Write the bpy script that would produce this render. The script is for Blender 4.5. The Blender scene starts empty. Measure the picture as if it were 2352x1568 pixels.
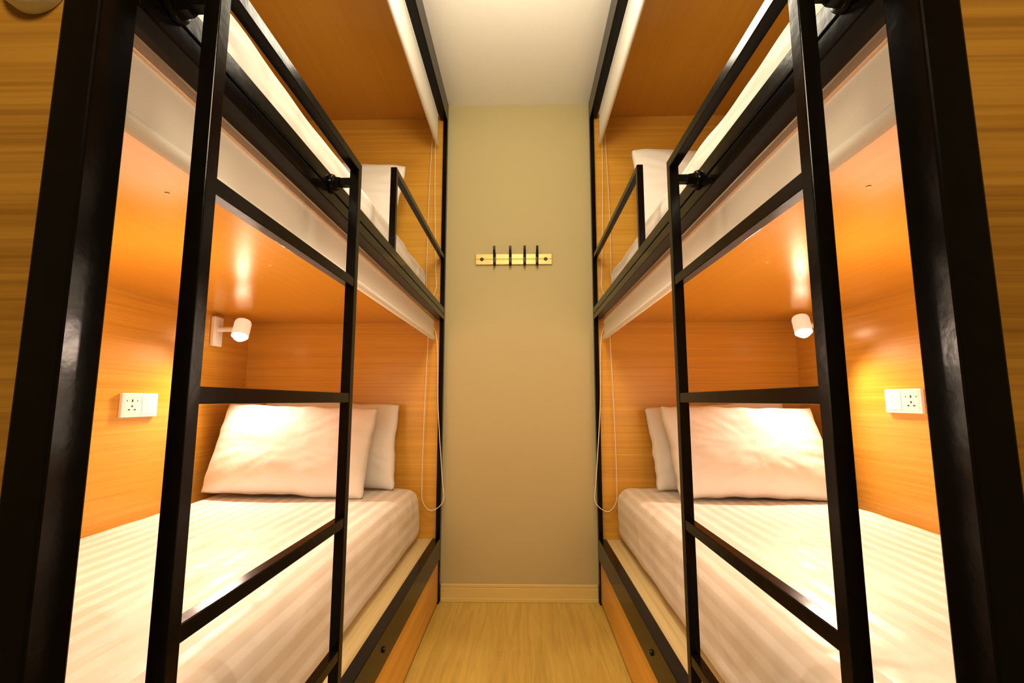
import bpy, bmesh, math, random
from mathutils import Vector, Matrix, noise, Euler
random.seed(4)
C = bpy.context.scene.collection
R = math.radians
WL = {}                                     # world location of each object used as a parent

# ------------------------------------------------------------------ materials
def base_mat(name):
    m = bpy.data.materials.new(name); m.use_nodes = True
    nt = m.node_tree; return m, nt, nt.nodes['Principled BSDF']
def N(nt, t, **kw):
    n = nt.nodes.new(t)
    for k, v in kw.items():
        if hasattr(n, k): setattr(n, k, v)
        else: n.inputs[k.replace('_', ' ')].default_value = v
    return n
def ramp(nt, fac, stops):
    r = nt.nodes.new('ShaderNodeValToRGB'); e = r.color_ramp.elements
    while len(e) < len(stops): e.new(.5)
    for i, (p, c) in enumerate(stops): e[i].position = p; e[i].color = (*c, 1)
    nt.links.new(fac, r.inputs[0]); return r
def mapped(nt, scale, out='Object'):
    tc = nt.nodes.new('ShaderNodeTexCoord'); mp = nt.nodes.new('ShaderNodeMapping')
    mp.inputs['Scale'].default_value = scale
    nt.links.new(tc.outputs[out], mp.inputs[0]); return mp.outputs[0]
def bump(nt, b, h, strength, dist=.002):
    bp = N(nt, 'ShaderNodeBump'); bp.inputs['Strength'].default_value = strength; bp.inputs['Distance'].default_value = dist
    nt.links.new(h, bp.inputs['Height']); nt.links.new(bp.outputs[0], b.inputs['Normal'])
def wood(name, dark, light, axis, rough=.3, fine=1.0, coat=0.0, streak=0.0, spec=.5):
    m, nt, b = base_mat(name)
    s1 = [52.0]*3; s1[axis] = .7
    s2 = [210.0*fine]*3; s2[axis] = 2.2
    s3 = [11.0]*3; s3[axis] = .35
    outs = []
    for s, d in ((s1, 5), (s2, 3), (s3, 2)):
        n = N(nt, 'ShaderNodeTexNoise'); n.inputs['Scale'].default_value = 1; n.inputs['Detail'].default_value = d
        n.inputs['Distortion'].default_value = .08
        nt.links.new(mapped(nt, s), n.inputs['Vector']); outs.append(n.outputs[0])
    a = N(nt, 'ShaderNodeMath', operation='MULTIPLY'); a.inputs[1].default_value = .45; nt.links.new(outs[0], a.inputs[0])
    a2 = N(nt, 'ShaderNodeMath', operation='MULTIPLY_ADD'); a2.inputs[1].default_value = .35; nt.links.new(outs[1], a2.inputs[0]); nt.links.new(a.outputs[0], a2.inputs[2])
    a3 = N(nt, 'ShaderNodeMath', operation='MULTIPLY_ADD'); a3.inputs[1].default_value = .20; nt.links.new(outs[2], a3.inputs[0]); nt.links.new(a2.outputs[0], a3.inputs[2])
    pale = tuple(min(1, c*1.12+.02) for c in light)
    r = ramp(nt, a3.outputs[0], [(.36, dark), (.58, light)] + ([(.68, pale)] if streak else []))
    nt.links.new(r.outputs[0], b.inputs['Base Color'])
    b.inputs['Roughness'].default_value = rough; b.inputs['Specular IOR Level'].default_value = spec
    b.inputs['Coat Weight'].default_value = coat; b.inputs['Coat Roughness'].default_value = .16
    bump(nt, b, outs[1], .05, .001)
    return m
def plain(name, col, rough=.5, metal=0.0, bumpy=0.0, bscale=200, coat=0.0, var=.12, spec=.5):
    m, nt, b = base_mat(name)
    n = N(nt, 'ShaderNodeTexNoise'); n.inputs['Scale'].default_value = bscale; n.inputs['Detail'].default_value = 4
    nt.links.new(mapped(nt, (1, 1, 1)), n.inputs['Vector'])
    r = ramp(nt, n.outputs[0], [(.3, tuple(c*(1-var) for c in col)), (.7, col)])
    nt.links.new(r.outputs[0], b.inputs['Base Color'])
    b.inputs['Roughness'].default_value = rough; b.inputs['Metallic'].default_value = metal
    b.inputs['Coat Weight'].default_value = coat; b.inputs['Specular IOR Level'].default_value = spec
    if bumpy: bump(nt, b, n.outputs[0], bumpy)
    return m
def emit(name, col, strength, base=None):
    m, nt, b = base_mat(name)
    b.inputs['Base Color'].default_value = (*(base or col), 1); b.inputs['Emission Color'].default_value = (*col, 1)
    b.inputs['Emission Strength'].default_value = strength; b.inputs['Roughness'].default_value = .4; return m
def sheet_mat(name):
    m, nt, b = base_mat(name)
    tc = N(nt, 'ShaderNodeTexCoord'); sp = N(nt, 'ShaderNodeSeparateXYZ'); nt.links.new(tc.outputs['Object'], sp.inputs[0])
    ab = N(nt, 'ShaderNodeMath', operation='ABSOLUTE'); nt.links.new(sp.outputs[0], ab.inputs[0])
    ad = N(nt, 'ShaderNodeMath', operation='SUBTRACT'); nt.links.new(ab.outputs[0], ad.inputs[0]); nt.links.new(sp.outputs[2], ad.inputs[1])
    mu = N(nt, 'ShaderNodeMath', operation='MULTIPLY'); mu.inputs[1].default_value = 2*math.pi/.054; nt.links.new(ad.outputs[0], mu.inputs[0])
    si = N(nt, 'ShaderNodeMath', operation='SINE'); nt.links.new(mu.outputs[0], si.inputs[0])
    r = ramp(nt, si.outputs[0], [(.0, (.80, .755, .705)), (.35, (.875, .85, .82))])
    nt.links.new(r.outputs[0], b.inputs['Base Color'])
    rr = ramp(nt, si.outputs[0], [(.0, (.42,)*3), (.35, (.65,)*3)])
    nt.links.new(rr.outputs[0], b.inputs['Roughness'])
    b.inputs['Sheen Weight'].default_value = .15
    n = N(nt, 'ShaderNodeTexNoise'); n.inputs['Scale'].default_value = 6; n.inputs['Detail'].default_value = 1.5; n.inputs['Distortion'].default_value = .6
    nt.links.new(tc.outputs['Object'], n.inputs['Vector'])
    bump(nt, b, n.outputs[0], .55, .03)
    return m
def fabric(name, col, rough=.8, sc=9, st=.25):
    m, nt, b = base_mat(name)
    n = N(nt, 'ShaderNodeTexNoise'); n.inputs['Scale'].default_value = sc; n.inputs['Detail'].default_value = 3; n.inputs['Distortion'].default_value = .8
    nt.links.new(mapped(nt, (1, 1, 1)), n.inputs['Vector'])
    r = ramp(nt, n.outputs[0], [(.3, tuple(c*.97 for c in col)), (.7, col)])
    nt.links.new(r.outputs[0], b.inputs['Base Color'])
    b.inputs['Roughness'].default_value = rough; b.inputs['Sheen Weight'].default_value = .15
    bump(nt, b, n.outputs[0], st, .012); return m
def blind_mat(name, col):
    m, nt, b = base_mat(name)
    ck = N(nt, 'ShaderNodeTexChecker'); ck.inputs['Scale'].default_value = 600
    ck.inputs['Color1'].default_value = (*col, 1); ck.inputs['Color2'].default_value = (*[c*.92 for c in col], 1)
    nt.links.new(mapped(nt, (1, 1, 1)), ck.inputs['Vector']); nt.links.new(ck.outputs[0], b.inputs['Base Color'])
    b.inputs['Roughness'].default_value = .75; bump(nt, b, ck.outputs[1], .15, .0005); return m
def floor_mat():
    m, nt, b = base_mat('oak_floor')
    tc = N(nt, 'ShaderNodeTexCoord'); mp = N(nt, 'ShaderNodeMapping'); mp.inputs['Rotation'].default_value = (0, 0, R(90)); mp.inputs['Location'].default_value = (.2, .10, 0)
    nt.links.new(tc.outputs['Object'], mp.inputs[0])
    br = N(nt, 'ShaderNodeTexBrick'); br.inputs['Scale'].default_value = 1; br.inputs['Brick Width'].default_value = 1.2; br.inputs['Row Height'].default_value = .19
    br.inputs['Mortar Size'].default_value = .0005; br.inputs['Color1'].default_value = (.75, .575, .17, 1); br.inputs['Color2'].default_value = (.71, .54, .155, 1); br.inputs['Mortar'].default_value = (.57, .43, .12, 1)
    nt.links.new(mp.outputs[0], br.inputs['Vector'])
    n = N(nt, 'ShaderNodeTexNoise'); n.inputs['Scale'].default_value = 1; n.inputs['Detail'].default_value = 6; n.inputs['Distortion'].default_value = 1.6
    nt.links.new(mapped(nt, (30, 2.2, 1)), n.inputs['Vector'])
    r = ramp(nt, n.outputs[0], [(.35, (.80, .77, .67)), (.6, (1, 1, 1))])
    mx = N(nt, 'ShaderNodeMixRGB', blend_type='MULTIPLY'); mx.inputs[0].default_value = .75
    nt.links.new(br.outputs[0], mx.inputs[1]); nt.links.new(r.outputs[0], mx.inputs[2]); nt.links.new(mx.outputs[0], b.inputs['Base Color'])
    b.inputs['Roughness'].default_value = .38; return m

DK, LT = (.63, .345, .050), (.77, .455, .082)
M = dict(
  woodX=wood('laminate_wood_across', DK, LT, 0, .34, coat=.15, streak=1),
  woodY=wood('laminate_wood_along', DK, LT, 1, .34, coat=.15, streak=1),
  ceilw=wood('smooth_laminate', (.67, .36, .048), (.71, .39, .056), 1, .25, coat=0, spec=.38),
  endw=wood('end_panel_wood', (.30, .14, .0125), (.50, .27, .037), 0, .5, 1.2),
  ply=wood('pale_pine_board', (.68, .53, .26), (.84, .71, .43), 1, .5),
  black=plain('black_painted_steel', (.0080, .0052, .0032), .18, .0, .14, 45, 0, .35, .24),
  blackm=plain('black_hook_steel', (.010, .008, .006), .35),
  copper=plain('coppery_aluminium', (.90, .68, .52), .35, .5),
  blind=blind_mat('blind_fabric', (.93, .91, .86)),
  white=plain('white_plastic', (.92, .90, .87), .35, var=.03),
  shade=emit('white_shade_added_glow', (1, .84, .68), .40, (.92, .90, .87)),  # white plastic; glare of the lit head put in as emission
  slot=plain('dark_slot', (.03, .02, .015), .5),
  brass=plain('golden_bar', (.80, .61, .23), .38, .2),
  plaster=plain('beige_plaster', (.60, .525, .305), .85, 0, .05, 140, var=.03),
  ceil=plain('cream_ceiling_paint', (.92, .91, .87), .85, 0, .03, 60, var=.02),
  skirt=plain('cream_skirting', (.80, .66, .29), .45, var=.05),
  sheet=sheet_mat('striped_satin_sheet'),
  pillow=fabric('white_cotton', (.87, .85, .83)),
  floor=floor_mat(),
  bulb=emit('lamp_glow', (1, .90, .76), 8),
)

# ------------------------------------------------------------------ helpers
def box(bm, x0, x1, y0, y1, z0, z1, bev=0.0, seg=2):
    x0, x1 = sorted((x0, x1)); y0, y1 = sorted((y0, y1)); z0, z1 = sorted((z0, z1))
    mt = Matrix.Translation(((x0+x1)/2, (y0+y1)/2, (z0+z1)/2)) @ Matrix.Diagonal((x1-x0, y1-y0, z1-z0, 1))
    vs = bmesh.ops.create_cube(bm, size=1, matrix=mt)['verts']
    if bev:
        es = list({e for v in vs for e in v.link_edges})
        bmesh.ops.bevel(bm, geom=es, offset=bev, segments=seg, affect='EDGES', profile=.5, clamp_overlap=True)
def cyl(bm, p, axis, r0, r1, L, n=28, bev=0.0):
    """capped cone from p along axis"""
    axis = Vector(axis).normalized()
    q = Vector((0, 0, 1)).rotation_difference(axis).to_matrix().to_4x4()
    mt = Matrix.Translation(Vector(p) + axis*L/2) @ q
    vs = bmesh.ops.create_cone(bm, cap_ends=True, segments=n, radius1=r0, radius2=r1, depth=L, matrix=mt)['verts']
    if bev:
        es = [e for e in {e for v in vs for e in v.link_edges} if any(len(f.verts) > 4 for f in e.link_faces)]
        bmesh.ops.bevel(bm, geom=es, offset=bev, segments=3, affect='EDGES', profile=.5)
def lathe(bm, p, axis, prof, n=32):
    axis = Vector(axis).normalized(); q = Vector((0, 0, 1)).rotation_difference(axis); p = Vector(p)
    rings = []
    for r, h in prof:
        rings.append([bm.verts.new(p + q @ Vector((r*math.cos(a), r*math.sin(a), h))) for a in (2*math.pi*i/n for i in range(n))])
    for A, B in zip(rings, rings[1:]):
        for i in range(n): bm.faces.new((A[i], A[(i+1) % n], B[(i+1) % n], B[i]))
    bm.faces.new(rings[0][::-1]); bm.faces.new(rings[-1])
def tube(bm, pts, r, n=8):
    pts = [Vector(p) for p in pts]; rings = []; up = Vector((.31, .9, .2)).normalized()
    for i, p in enumerate(pts):
        t = (pts[min(i+1, len(pts)-1)] - pts[max(i-1, 0)]).normalized()
        a = t.cross(up).normalized(); b = t.cross(a)
        rings.append([bm.verts.new(p + r*(a*math.cos(w)+b*math.sin(w))) for w in (2*math.pi*k/n for k in range(n))])
    for A, B in zip(rings, rings[1:]):
        for i in range(n): bm.faces.new((A[i], A[(i+1) % n], B[(i+1) % n], B[i]))
    bm.faces.new(rings[0][::-1]); bm.faces.new(rings[-1])
def smooth_path(pts, k=8):
    out = []; P = [Vector(p) for p in pts]; P = [P[0]] + P + [P[-1]]
    for i in range(1, len(P)-2):
        for j in range(k):
            t = j/k; a, b, c, d = P[i-1], P[i], P[i+1], P[i+2]
            out.append(.5*((2*b)+(c-a)*t+(2*a-5*b+4*c-d)*t*t+(3*b-a-3*c+d)*t**3))
    out.append(P[-2]); return out
def build(name, bm, mat, parent=None, loc=None, smooth=False):
    """bm is in world coordinates"""
    bmesh.ops.recalc_face_normals(bm, faces=bm.faces[:])
    if parent is not None: off = WL[parent.name]
    else: off = Vector(loc) if loc is not None else Vector((0, 0, 0))
    bmesh.ops.translate(bm, verts=bm.verts[:], vec=-off)
    me = bpy.data.meshes.new(name); bm.to_mesh(me); bm.free()
    for p in me.polygons: p.use_smooth = bool(smooth)
    if smooth == 'auto':
        try: me.set_sharp_from_angle(angle=R(40))
        except Exception: pass
    me.materials.append(mat)
    o = bpy.data.objects.new(name, me); C.objects.link(o)
    if parent is not None: o.parent = parent
    else: o.location = off
    WL[o.name] = off.copy(); return o
def tag(o, label=None, cat=None, group=None, kind=None):
    if label: o['label'] = label
    if cat: o['category'] = cat
    if group: o['group'] = group
    if kind: o['kind'] = kind
    return o
def thing(name, label, cat, loc, group=None):
    o = bpy.data.objects.new(name, None); o.empty_display_size = .1; C.objects.link(o); o.location = loc
    WL[o.name] = Vector(loc); return tag(o, label, cat, group)
def B(): return bmesh.new()
def boxes(name, mat, parent, *bx, bev=0.002, smooth=False):
    bm = B()
    for b in bx: box(bm, *b, bev=bev)
    return build(name, bm, mat, parent, smooth=smooth)

# ------------------------------------------------------------------ room
YB, ZC = 2.472, 2.611
def struct(name, mat, *bx):
    bm = B()
    for b in bx: box(bm, *b)
    return tag(build(name, bm, mat), kind='structure')
struct('floor', M['floor'], (-1.6, 1.6, -2.3, 2.6, -.1, 0))
struct('ceiling', M['ceil'], (-1.6, 1.6, -2.3, 2.6, ZC, ZC+.1))
struct('wall_back', M['plaster'], (-1.6, 1.6, YB, YB+.1, 0, ZC))
struct('wall_left', M['plaster'], (-1.56, -1.446, -2.2, YB, 0, ZC))
struct('wall_right', M['plaster'], (1.446, 1.56, -2.2, YB, 0, ZC))
struct('wall_front', M['plaster'], (-1.6, 1.6, -2.3, -2.2, 0, ZC))
bm = B(); box(bm, -.386, .386, YB-.014, YB-.0005, 0, .066, .002); box(bm, -.386, .386, YB-.010, YB-.0005, .066, .082, .003); box(bm, -.386, .386, YB-.018, YB-.0005, 0, .018, .002)
tag(build('baseboard_back', bm, M['skirt']), kind='structure')

# ------------------------------------------------------------------ bunk beds
H, HI, W = .3885, .4265, 1.42
Y0, Y1 = .408, 2.468
def bunk(s):
    side = 'left' if s < 0 else 'right'
    t = thing('bunk_bed', f'{side} built-in two-tier bunk with orange wood panels and black steel frame', 'bunk bed', (s*.92, 1.43, 0), 'built-in bunks flanking the aisle')
    k = M['black']
    boxes('post', k, t, (s*H, s*HI, Y0, Y0+.042, 0, ZC-.002), bev=.0025)
    boxes('post', k, t, (s*H, s*(H+.022), Y1-.035, Y1, 0, ZC-.002), bev=.002)
    ya, yb = Y0+.042, Y1-.035
    boxes('lower_rail', k, t, (s*H, s*HI, ya, yb, .205, .304), bev=.0025)
    boxes('upper_rail', k, t, (s*H, s*HI, ya, yb, 1.392, 1.420), (s*(H+.004), s*HI, ya, yb, 1.4185, 1.4245), (s*H, s*HI, ya, yb, 1.423, 1.455), bev=.002)
    boxes('top_rail', k, t, (s*H, s*HI, ya, yb, 2.50, ZC-.002), bev=.0025)
    gy = 1.485
    boxes('guard_rail', k, t, (s*(H+.004), s*(H+.024), gy-.010, yb, 1.715, 1.737), bev=.0015)
    boxes('guard_post', k, t, (s*(H+.004), s*(H+.024), gy-.010, gy+.010, 1.4545, 1.716), bev=.0015)
    d = boxes('drawer_front', M['woodY'], t, (s*(H+.006), s*(H+.024), ya, yb, .012, .203), bev=.002)
    bm = B(); cyl(bm, (s*(H+.001), 1.48, .255), (-s, 0, 0), .009, .008, .007, 20, .002)
    build('knob', bm, M['blackm'], d, smooth='auto')
    boxes('bed_base', M['ply'], t, (s*HI, s*W, ya, Y1-.02, .277, .299), bev=.002)
    u = boxes('upper_bed_base', M['ceilw'], t, (s*.4625, s*W, ya, Y1-.02, 1.380, 1.402), bev=.001)
    for (d_, y_) in ((.68, .88), (.74, 1.38)):
        bm = B(); cyl(bm, (s*d_, y_, 1.3805), (0, 0, -1), .0045, .004, .002, 16)
        tag(build('screw_cap', bm, M['ply'], u, smooth='auto'), 'small pale screw cap')
    boxes('ceiling_panel', M['ceilw'], t, (s*HI, s*W, ya, Y1-.02, 2.520, 2.538), bev=.001)
    boxes('side_panel', M['woodY'], t, (s*W, s*(W+.018), ya-.01, Y1, 0, 2.56), bev=.001)
    boxes('head_panel', M['woodX'], t, (s*(H+.022), s*W, Y1-.018, Y1, 0, 2.56), bev=.001)
    boxes('foot_panel', M['endw'], t, (s*HI, s*(W+.018), Y0+.012, Y0+.034, 0, ZC-.004), bev=.001)
    return t
bunk(-1); bunk(1)

# ------------------------------------------------------------------ ladders
def ladder(s):
    side = 'left' if s < 0 else 'right'
    t = thing('ladder', f'black steel square-tube ladder hooked on the {side} bunk', 'ladder', (s*.335, .73, 0), 'bunk ladders')
    k = M['black']; dc = .3365; h = .0095; yn, yf = .497, .960
    for y in (yn, yf): boxes('side_rail', k, t, (s*(dc-h), s*(dc+h), y-h, y+h, 0, 1.462), bev=.0012)
    boxes('top_bar', k, t, (s*(dc-h), s*(dc+h), yn-h, yf+h, 1.460, 1.479), bev=.0012)
    for z in (1.216, .980, .740, .500, .262): boxes('rung', k, t, (s*(dc-h*.9), s*(dc+h*.9), yn+h-.001, yf-h+.001, z-.0095, z+.0095), bev=.0012)
    for y in (yn, yf):
        bm = B(); box(bm, s*(dc+h-.001), s*(H-.004), y-.008, y+.008, 1.428, 1.444, .001)
        b = build('bracket', bm, k, t)
        bm = B(); cyl(bm, (s*(H-.0005), y, 1.434), (-s, 0, 0), .021, .019, .007, 24, .001); cyl(bm, (s*(H-.007), y, 1.434), (-s, 0, 0), .015, .013, .014, 6)
        build('collar', bm, k, b, smooth='auto')
ladder(-1); ladder(1)

# ------------------------------------------------------------------ mattresses
def rbox(bm, c, hs, r, step, seed, amp):
    c = Vector(c); hs = Vector(hs); vmap = {}
    n = [max(2, int(round(2*h/step))) for h in hs]
    def vert(i, j, k):
        key = (i, j, k)
        if key in vmap: return vmap[key]
        p = Vector([-hs[a]+2*hs[a]*q/n[a] for a, q in enumerate(key)])
        q = Vector([max(-(hs[a]-r), min(hs[a]-r, p[a])) for a in range(3)])
        d = p-q
        if d.length > 1e-6: nn = d.normalized(); p = q + nn*min(r, d.length) if d.length > r else p
        else: nn = Vector((0, 0, 1))
        f = max(0, min(1, (p.z+hs.z)/(2*hs.z)))**.6
        w = noise.noise(Vector((p.x*3+seed, p.y*2.2, p.z*4))) + .6*noise.noise(Vector((p.x*8, p.y*6+seed, p.z*11+p.y*3)))
        side = abs(p.x) > hs.x-.06 and p.z < hs.z-.03
        edge = 1.4 if side else (.9 if abs(p.x) > hs.x-.08 or abs(p.y) > hs.y-.12 else .42)
        p = p + nn*(amp*f*edge*w)
        if p.z < -hs.z: p.z = -hs.z
        vmap[key] = bm.verts.new(c+p); return vmap[key]
    for a in range(3):
        b, d = (a+1) % 3, (a+2) % 3
        for side in (0, n[a]):
            for i in range(n[b]):
                for j in range(n[d]):
                    q = []
                    for (ii, jj) in ((i, j), (i+1, j), (i+1, j+1), (i, j+1)):
                        k = [0, 0, 0]; k[a] = side; k[b] = ii; k[d] = jj; q.append(vert(*k))
                    bm.faces.new(q)
def mattress(s, z0, z1, label, seed):
    d0, d1, ya, yb = .476, 1.402, .475, 2.425
    c = (s*(d0+d1)/2, (ya+yb)/2, (z0+z1)/2)
    bm = B(); rbox(bm, c, ((d1-d0)/2, (yb-ya)/2, (z1-z0)/2), .065, .016, seed, .011)
    tag(build('mattress', bm, M['sheet'], loc=(c[0], c[1], z0), smooth=True), label, 'mattress', 'mattresses in striped white sheets')
mattress(-1, .300, .555, 'mattress in striped white satin sheet on the lower left bunk', 1.3)
mattress(1, .300, .555, 'mattress in striped white satin sheet on the lower right bunk', 5.7)
mattress(-1, 1.403, 1.665, 'white sheeted mattress on the upper left bunk behind the ladder top', 9.1)
mattress(1, 1.403, 1.665, 'white sheeted mattress on the upper right bunk behind the ladder top', 14.2)

# ------------------------------------------------------------------ pillows
def pillow(label, x, y, z, w, h, T, lean, roll, yaw, seed, group, shear=0.0):
    bm = B(); nu, nv = 76, 56; a, b = w/2, h/2
    m = Euler((0, 0, R(yaw))).to_matrix() @ Euler((-R(lean), 0, 0)).to_matrix() @ Euler((0, R(roll), 0)).to_matrix()
    def pt(i, j, sg):
        u, v = -1+2*i/nu, -1+2*j/nv
        px = a*u*(1-.045*(1-v*v)-.03*(u*u*v*v)**2); pz = b*v*(1-.050*(1-u*u)-.03*(u*u*v*v)**2)
        px += shear*pz
        g = max(0, (1-abs(u)**2.6)*(1-abs(v)**2.6))
        t = T/2*g**.5*(1-.14*v)
        wr = noise.noise(Vector((u*1.4+seed, v*1.3, sg)))*.008 + noise.noise(Vector((u*4+seed+v*2, v*5-u*2, sg*2)))*.0022
        rr = math.sqrt(u*u+v*v)
        cr = noise.noise(Vector((math.atan2(v, u)*5.5+seed, seed+rr*.8, sg*.2)))*.006*min(1, rr**2)
        py = sg*(t + (wr+cr)*min(1, g*3))
        pz += .007*noise.noise(Vector((u*4, seed, 0)))*abs(v); px += .007*noise.noise(Vector((v*4, seed+3, 0)))*abs(u)
        return m @ Vector((px, py, pz))
    F = {}
    for sg in (-1, 1):
        for i in range(nu+1):
            for j in range(nv+1):
                e = i in (0, nu) or j in (0, nv)
                if e and sg == 1: F[i, j, 1] = F[i, j, -1]
                else: F[i, j, sg] = bm.verts.new(pt(i, j, sg))
        for i in range(nu):
            for j in range(nv):
                try: bm.faces.new((F[i, j, sg], F[i+1, j, sg], F[i+1, j+1, sg], F[i, j+1, sg]))
                except ValueError: pass
    zmin = min(v.co.z for v in bm.verts)
    o = build('pillow', bm, M['pillow'], smooth=True)
    o.location = (x, y, z-zmin+.005)
    tag(o, label, 'pillow', group)
G = 'white bed pillows'
pillow('front white pillow leaning on another on the lower left bed', -1.010, 2.150, .555, .725, .415, .165, 20, 2, 0, 1.1, G)
pillow('rear white pillow peeking out behind the front one on the lower left bed', -.925, 2.335, .555, .69, .415, .13, 13, 3, 0, 3.6, G, -.06)
pillow('front white pillow leaning on another on the lower right bed', 1.003, 2.150, .555, .70, .415, .165, 20, 1, 0, 21.3, G, -.10)
pillow('rear white pillow peeking out behind the front one on the lower right bed', .965, 2.335, .555, .69, .40, .13, 13, -4, 0, 8.8, G)
pillow('tall white pillow standing at the head of the upper left bed', -.915, 2.19, 1.665, .70, .50, .15, 15, 3, 0, 11.5, G)
pillow('tall white pillow standing at the head of the upper right bed', .895, 2.14, 1.665, .70, .53, .16, 16, 3, 0, 16.4, G, -.06)

# ------------------------------------------------------------------ roller blinds
def blind(s, ztop, zbot, tier, zchain):
    side = 'left' if s < 0 else 'right'
    t = thing('roller_blind', f'cream roller blind rolled up under the top of the {tier} {side} bunk', 'blind', (s*.448, 1.44, zbot), 'rolled-up bunk blinds')
    ya, yb = .47, 2.40
    if tier == 'lower': boxes('head_rail', M['copper'], t, (s*.4275, s*.4615, ya-.015, yb+.03, ztop-.017, ztop-.0005), bev=.002)
    else: boxes('head_rail', M['white'], t, (s*.430, s*.460, ya, yb, ztop-.018, ztop-.001), bev=.003)
    bm = B(); box(bm, s*.4325, s*.4345, ya+.01, yb-.01, zbot+.012, ztop-.016)
    build('blind_fabric', bm, M['blind'], t)
    bm = B(); cyl(bm, (s*.4345, ya+.01, zbot+.012), (0, 1, 0), .011, .011, yb-ya-.02, 20, .002)
    build('bottom_bar', bm, M['blind'] if tier == 'lower' else M['white'], t, smooth='auto')
    bm = B(); x, q = (s*.478, 1.0) if tier == 'lower' else (s*.480, .50); e = s*q
    zt = ztop-.018
    P = [(s*.462, 2.415, zt-.002), (x, 2.426, (ztop+zchain)/2), (x+e*.004, 2.424, zchain+.12), (x-e*.006, 2.418, zchain+.035), (x-e*.050, 2.41, zchain), (x-e*.108, 2.40, zchain+.05), (x-e*.100, 2.402, zchain+.16), (x-e*.072, 2.412, (ztop+zchain)/2+.02), (x-e*.060, 2.415, ztop-.12), (s*.45, 2.415, zt-.004)]
    tube(bm, smooth_path(P), .0022 if tier == 'lower' else .0017, 6)
    tag(build('pull_chain', bm, M['white'], t, smooth=True), 'thin looped white pull chain')
for s in (-1, 1):
    blind(s, 1.3925, 1.280, 'lower', .44); blind(s, 2.519, 2.33, 'upper', 1.50)

# ------------------------------------------------------------------ reading lamps
def lamp(s):
    side = 'left' if s < 0 else 'right'
    t = thing('reading_lamp', f'lit white cylindrical reading lamp in the lower {side} bunk', 'lamp', (s*W, 2.18, 1.22), 'bunk reading lamps')
    dz = .010 if s > 0 else 0
    boxes('wall_plate', M['white'], t, (s*(W-.022), s*(W-.0005), 2.14, 2.205, 1.225, 1.365), bev=.006)
    bm = B(); cyl(bm, (s*(W-.021), 2.172, 1.305+dz), (-s, 0, 0), .012, .012, .084, 18)
    build('arm', bm, M['white'], t, smooth='auto')
    ax = Vector((-s*.10, -.42, -.88)).normalized(); top = Vector((s*1.293, 2.186, 1.346+dz))
    bm = B(); r = .036; L = .086
    lathe(bm, top, ax, [(r*.55, 0), (r*.9, .004), (r, .014), (r, L), (r*.9, L), (r*.86, L-.018), (.002, L-.020)])
    h = build('lamp_head', bm, M['shade'], t, smooth='auto')
    bm = B(); lathe(bm, top+ax*(L-.019), ax, [(r*.84, 0), (r*.84, .018), (r*.7, .030), (r*.4, .039), (.004, .042)])
    tag(build('bulb', bm, M['bulb'], h, smooth=True), 'glowing warm bulb face')
    L_ = bpy.data.lights.new('reading_light', 'SPOT'); L_.energy = 27; L_.color = (1, .79, .65); L_.spot_size = R(124); L_.spot_blend = .95; L_.shadow_soft_size = .03
    o = bpy.data.objects.new('reading_light', L_); C.objects.link(o); o.location = top+ax*(L+.056)
    o.rotation_euler = Vector((-s*.30, -.64, -.78)).to_track_quat('-Z', 'Y').to_euler()
lamp(-1); lamp(1)

# ------------------------------------------------------------------ sockets
def socket(s):
    side = 'left' if s < 0 else 'right'
    za, zb, dy = (.914, 1.002, -.022) if s < 0 else (.929, 1.017, 0)
    t = thing('wall_socket', f'white double wall socket and switch plate above the lower {side} bed', 'socket', (s*W, 1.785, .92), 'bunk wall sockets')
    zc = (za+zb)/2
    boxes('plate', M['white'], t, (s*(W-.012), s*(W-.0005), 1.702+dy, 1.870+dy, za, zb), bev=.002)
    m = boxes('socket_face', M['white'], t, (s*(W-.0124), s*(W-.011), 1.713+dy, 1.782+dy, za+.009, zb-.009), bev=.0003)
    bm = B(); X = (s*(W-.0130), s*(W-.0122))
    for (a, b, c, d) in ((1.745, 1.750, .012, .021), (1.731, 1.739, -.018, -.014), (1.757, 1.765, -.018, -.014), (1.722, 1.725, .014, .018), (1.769, 1.772, .014, .018), (1.745, 1.750, -.007, .000)):
        box(bm, *X, a+dy, b+dy, zc+c, zc+d)
    tag(build('pin_holes', bm, M['slot'], m), 'dark pin holes')
    boxes('switch_rocker', M['white'], t, (s*(W-.0128), s*(W-.011), 1.792+dy, 1.858+dy, za+.011, zb-.011), bev=.0006)
socket(-1); socket(1)

# ------------------------------------------------------------------ coat rack on the end wall
zc = 1.722; xc = -.026
t = thing('coat_rack', 'golden wall rail with four black coat hooks on the end wall', 'coat rack', (xc, YB, zc-.03))
boxes('rail', M['brass'], t, (xc-.203, xc+.203, YB-.012, YB-.0005, zc-.029, zc-.003), (xc-.203, xc+.203, YB-.012, YB-.0005, zc+.001, zc+.029), (xc-.203, xc+.203, YB-.009, YB-.0005, zc-.005, zc+.003), bev=.002)
for dx in (-.102, -.018, .058, .124):
    x = xc+dx; bm = B()
    box(bm, x-.007, x+.007, YB-.018, YB-.012, zc-.036, zc+.034, .0015)
    pts = smooth_path([(x, YB-.016, zc+.02), (x, YB-.034, zc+.022), (x, YB-.048, zc+.036), (x, YB-.050, zc+.060)], 6)
    tube(bm, pts, .0065, 8)
    pts = smooth_path([(x, YB-.016, zc-.028), (x, YB-.030, zc-.036), (x, YB-.036, zc-.026)], 6); tube(bm, pts, .005, 8)
    build('hook', bm, M['blackm'], t, smooth='auto')
for dx in (-.170, .170):
    bm = B(); cyl(bm, (xc+dx, YB-.0115, zc), (0, -1, 0), .010, .007, .004, 20)
    tag(build('screw', bm, M['blackm'], t, smooth='auto'), 'black round screw head')

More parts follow.
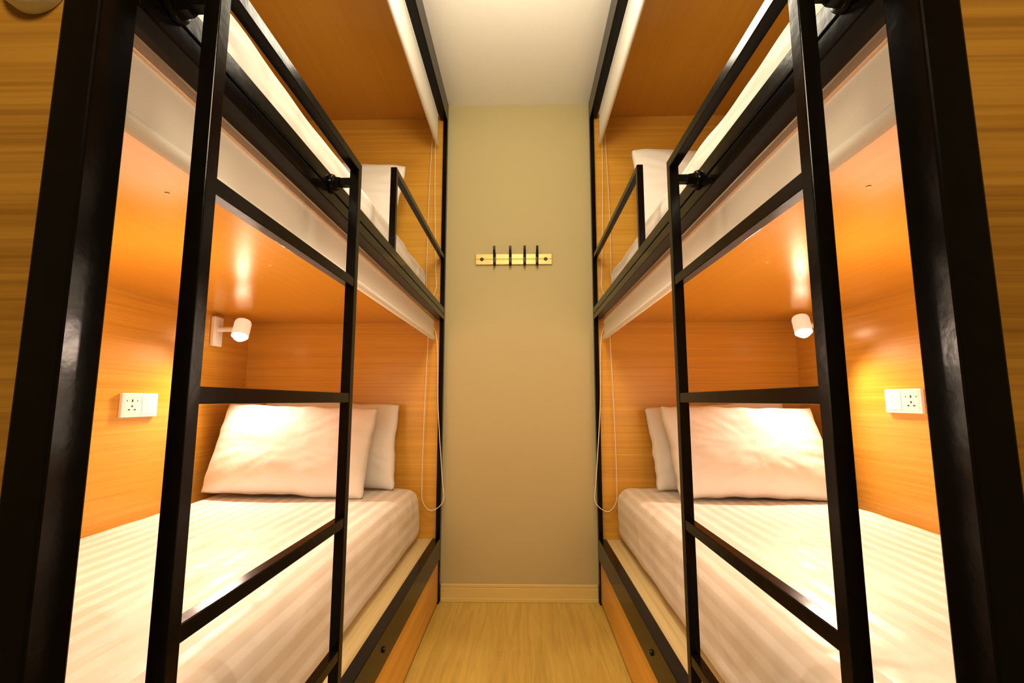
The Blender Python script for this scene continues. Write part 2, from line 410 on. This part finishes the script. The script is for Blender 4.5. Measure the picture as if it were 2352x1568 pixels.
# ------------------------------------------------------------------ round white fixture on the near left end panel
bm = B(); lathe(bm, (-.466, Y0+.0115, 1.386), (0, -1, 0), [(.0307, 0), (.0307, .012), (.028, .016), (.023, .016), (.021, .012), (.012, .012), (.010, .016), (.001, .017)])
tag(build('round_fixture', bm, M['white'], loc=(-.466, Y0+.0115, 1.386), smooth='auto'), 'round white fixture on wood panel beside the left post, cut off at the top', 'fixture')

# ------------------------------------------------------------------ lights
def area(name, loc, target, size, power, col):
    L = bpy.data.lights.new(name, 'AREA'); L.energy = power; L.size = size; L.color = col
    o = bpy.data.objects.new(name, L); C.objects.link(o); o.location = loc
    o.rotation_euler = (Vector(target)-Vector(loc)).to_track_quat('-Z', 'Y').to_euler(); return o
def point(name, loc, power, col, r):
    L = bpy.data.lights.new(name, 'POINT'); L.energy = power; L.color = col; L.shadow_soft_size = r
    o = bpy.data.objects.new(name, L); C.objects.link(o); o.location = loc; return o
HW = (1, .86, .61)
area('hall_light', (0, .75, 2.58), (0, 1.1, 0), .4, 7, HW)
point('hall_fill', (0, 1.30, 2.15), 11.5, (1, .91, .73), .15)  # added fill without a fixture, brightens ceiling and upper bunks
area('camera_side_fill', (0, -.7, 1.95), (0, 1.2, 1.6), .4, 14, HW)  # unseen fill behind the camera, added to light end panels and blinds
point('aisle_fill', (0, .70, 1.05), 3.4, (1, .87, .67), .18)  # invented mid-aisle fill for the blinds and mattress sides
for s in (-1, 1): point('bunk_bounce_fill', (s*.94, 1.16, 1.0), 6.4, (1, .77, .61), .26)  # added fill standing in for bounce inside each lower bunk
w = bpy.data.worlds.new('World'); bpy.context.scene.world = w; w.use_nodes = True
w.node_tree.nodes['Background'].inputs[0].default_value = (1, .8, .5, 1); w.node_tree.nodes['Background'].inputs[1].default_value = .03

# ------------------------------------------------------------------ camera
cam = bpy.data.cameras.new('camera'); cam.sensor_width = 36; cam.lens = 1094/2352*36; cam.clip_start = .01
co = bpy.data.objects.new('camera', cam); C.objects.link(co); co.location = (.0185, 0, .974)
co.rotation_euler = (R(90+7.1), 0, R(1.25))
bpy.context.scene.camera = co
vs = bpy.context.scene.view_settings
vs.view_transform = 'Standard'; vs.look = 'None'; vs.exposure = .32; vs.gamma = .82
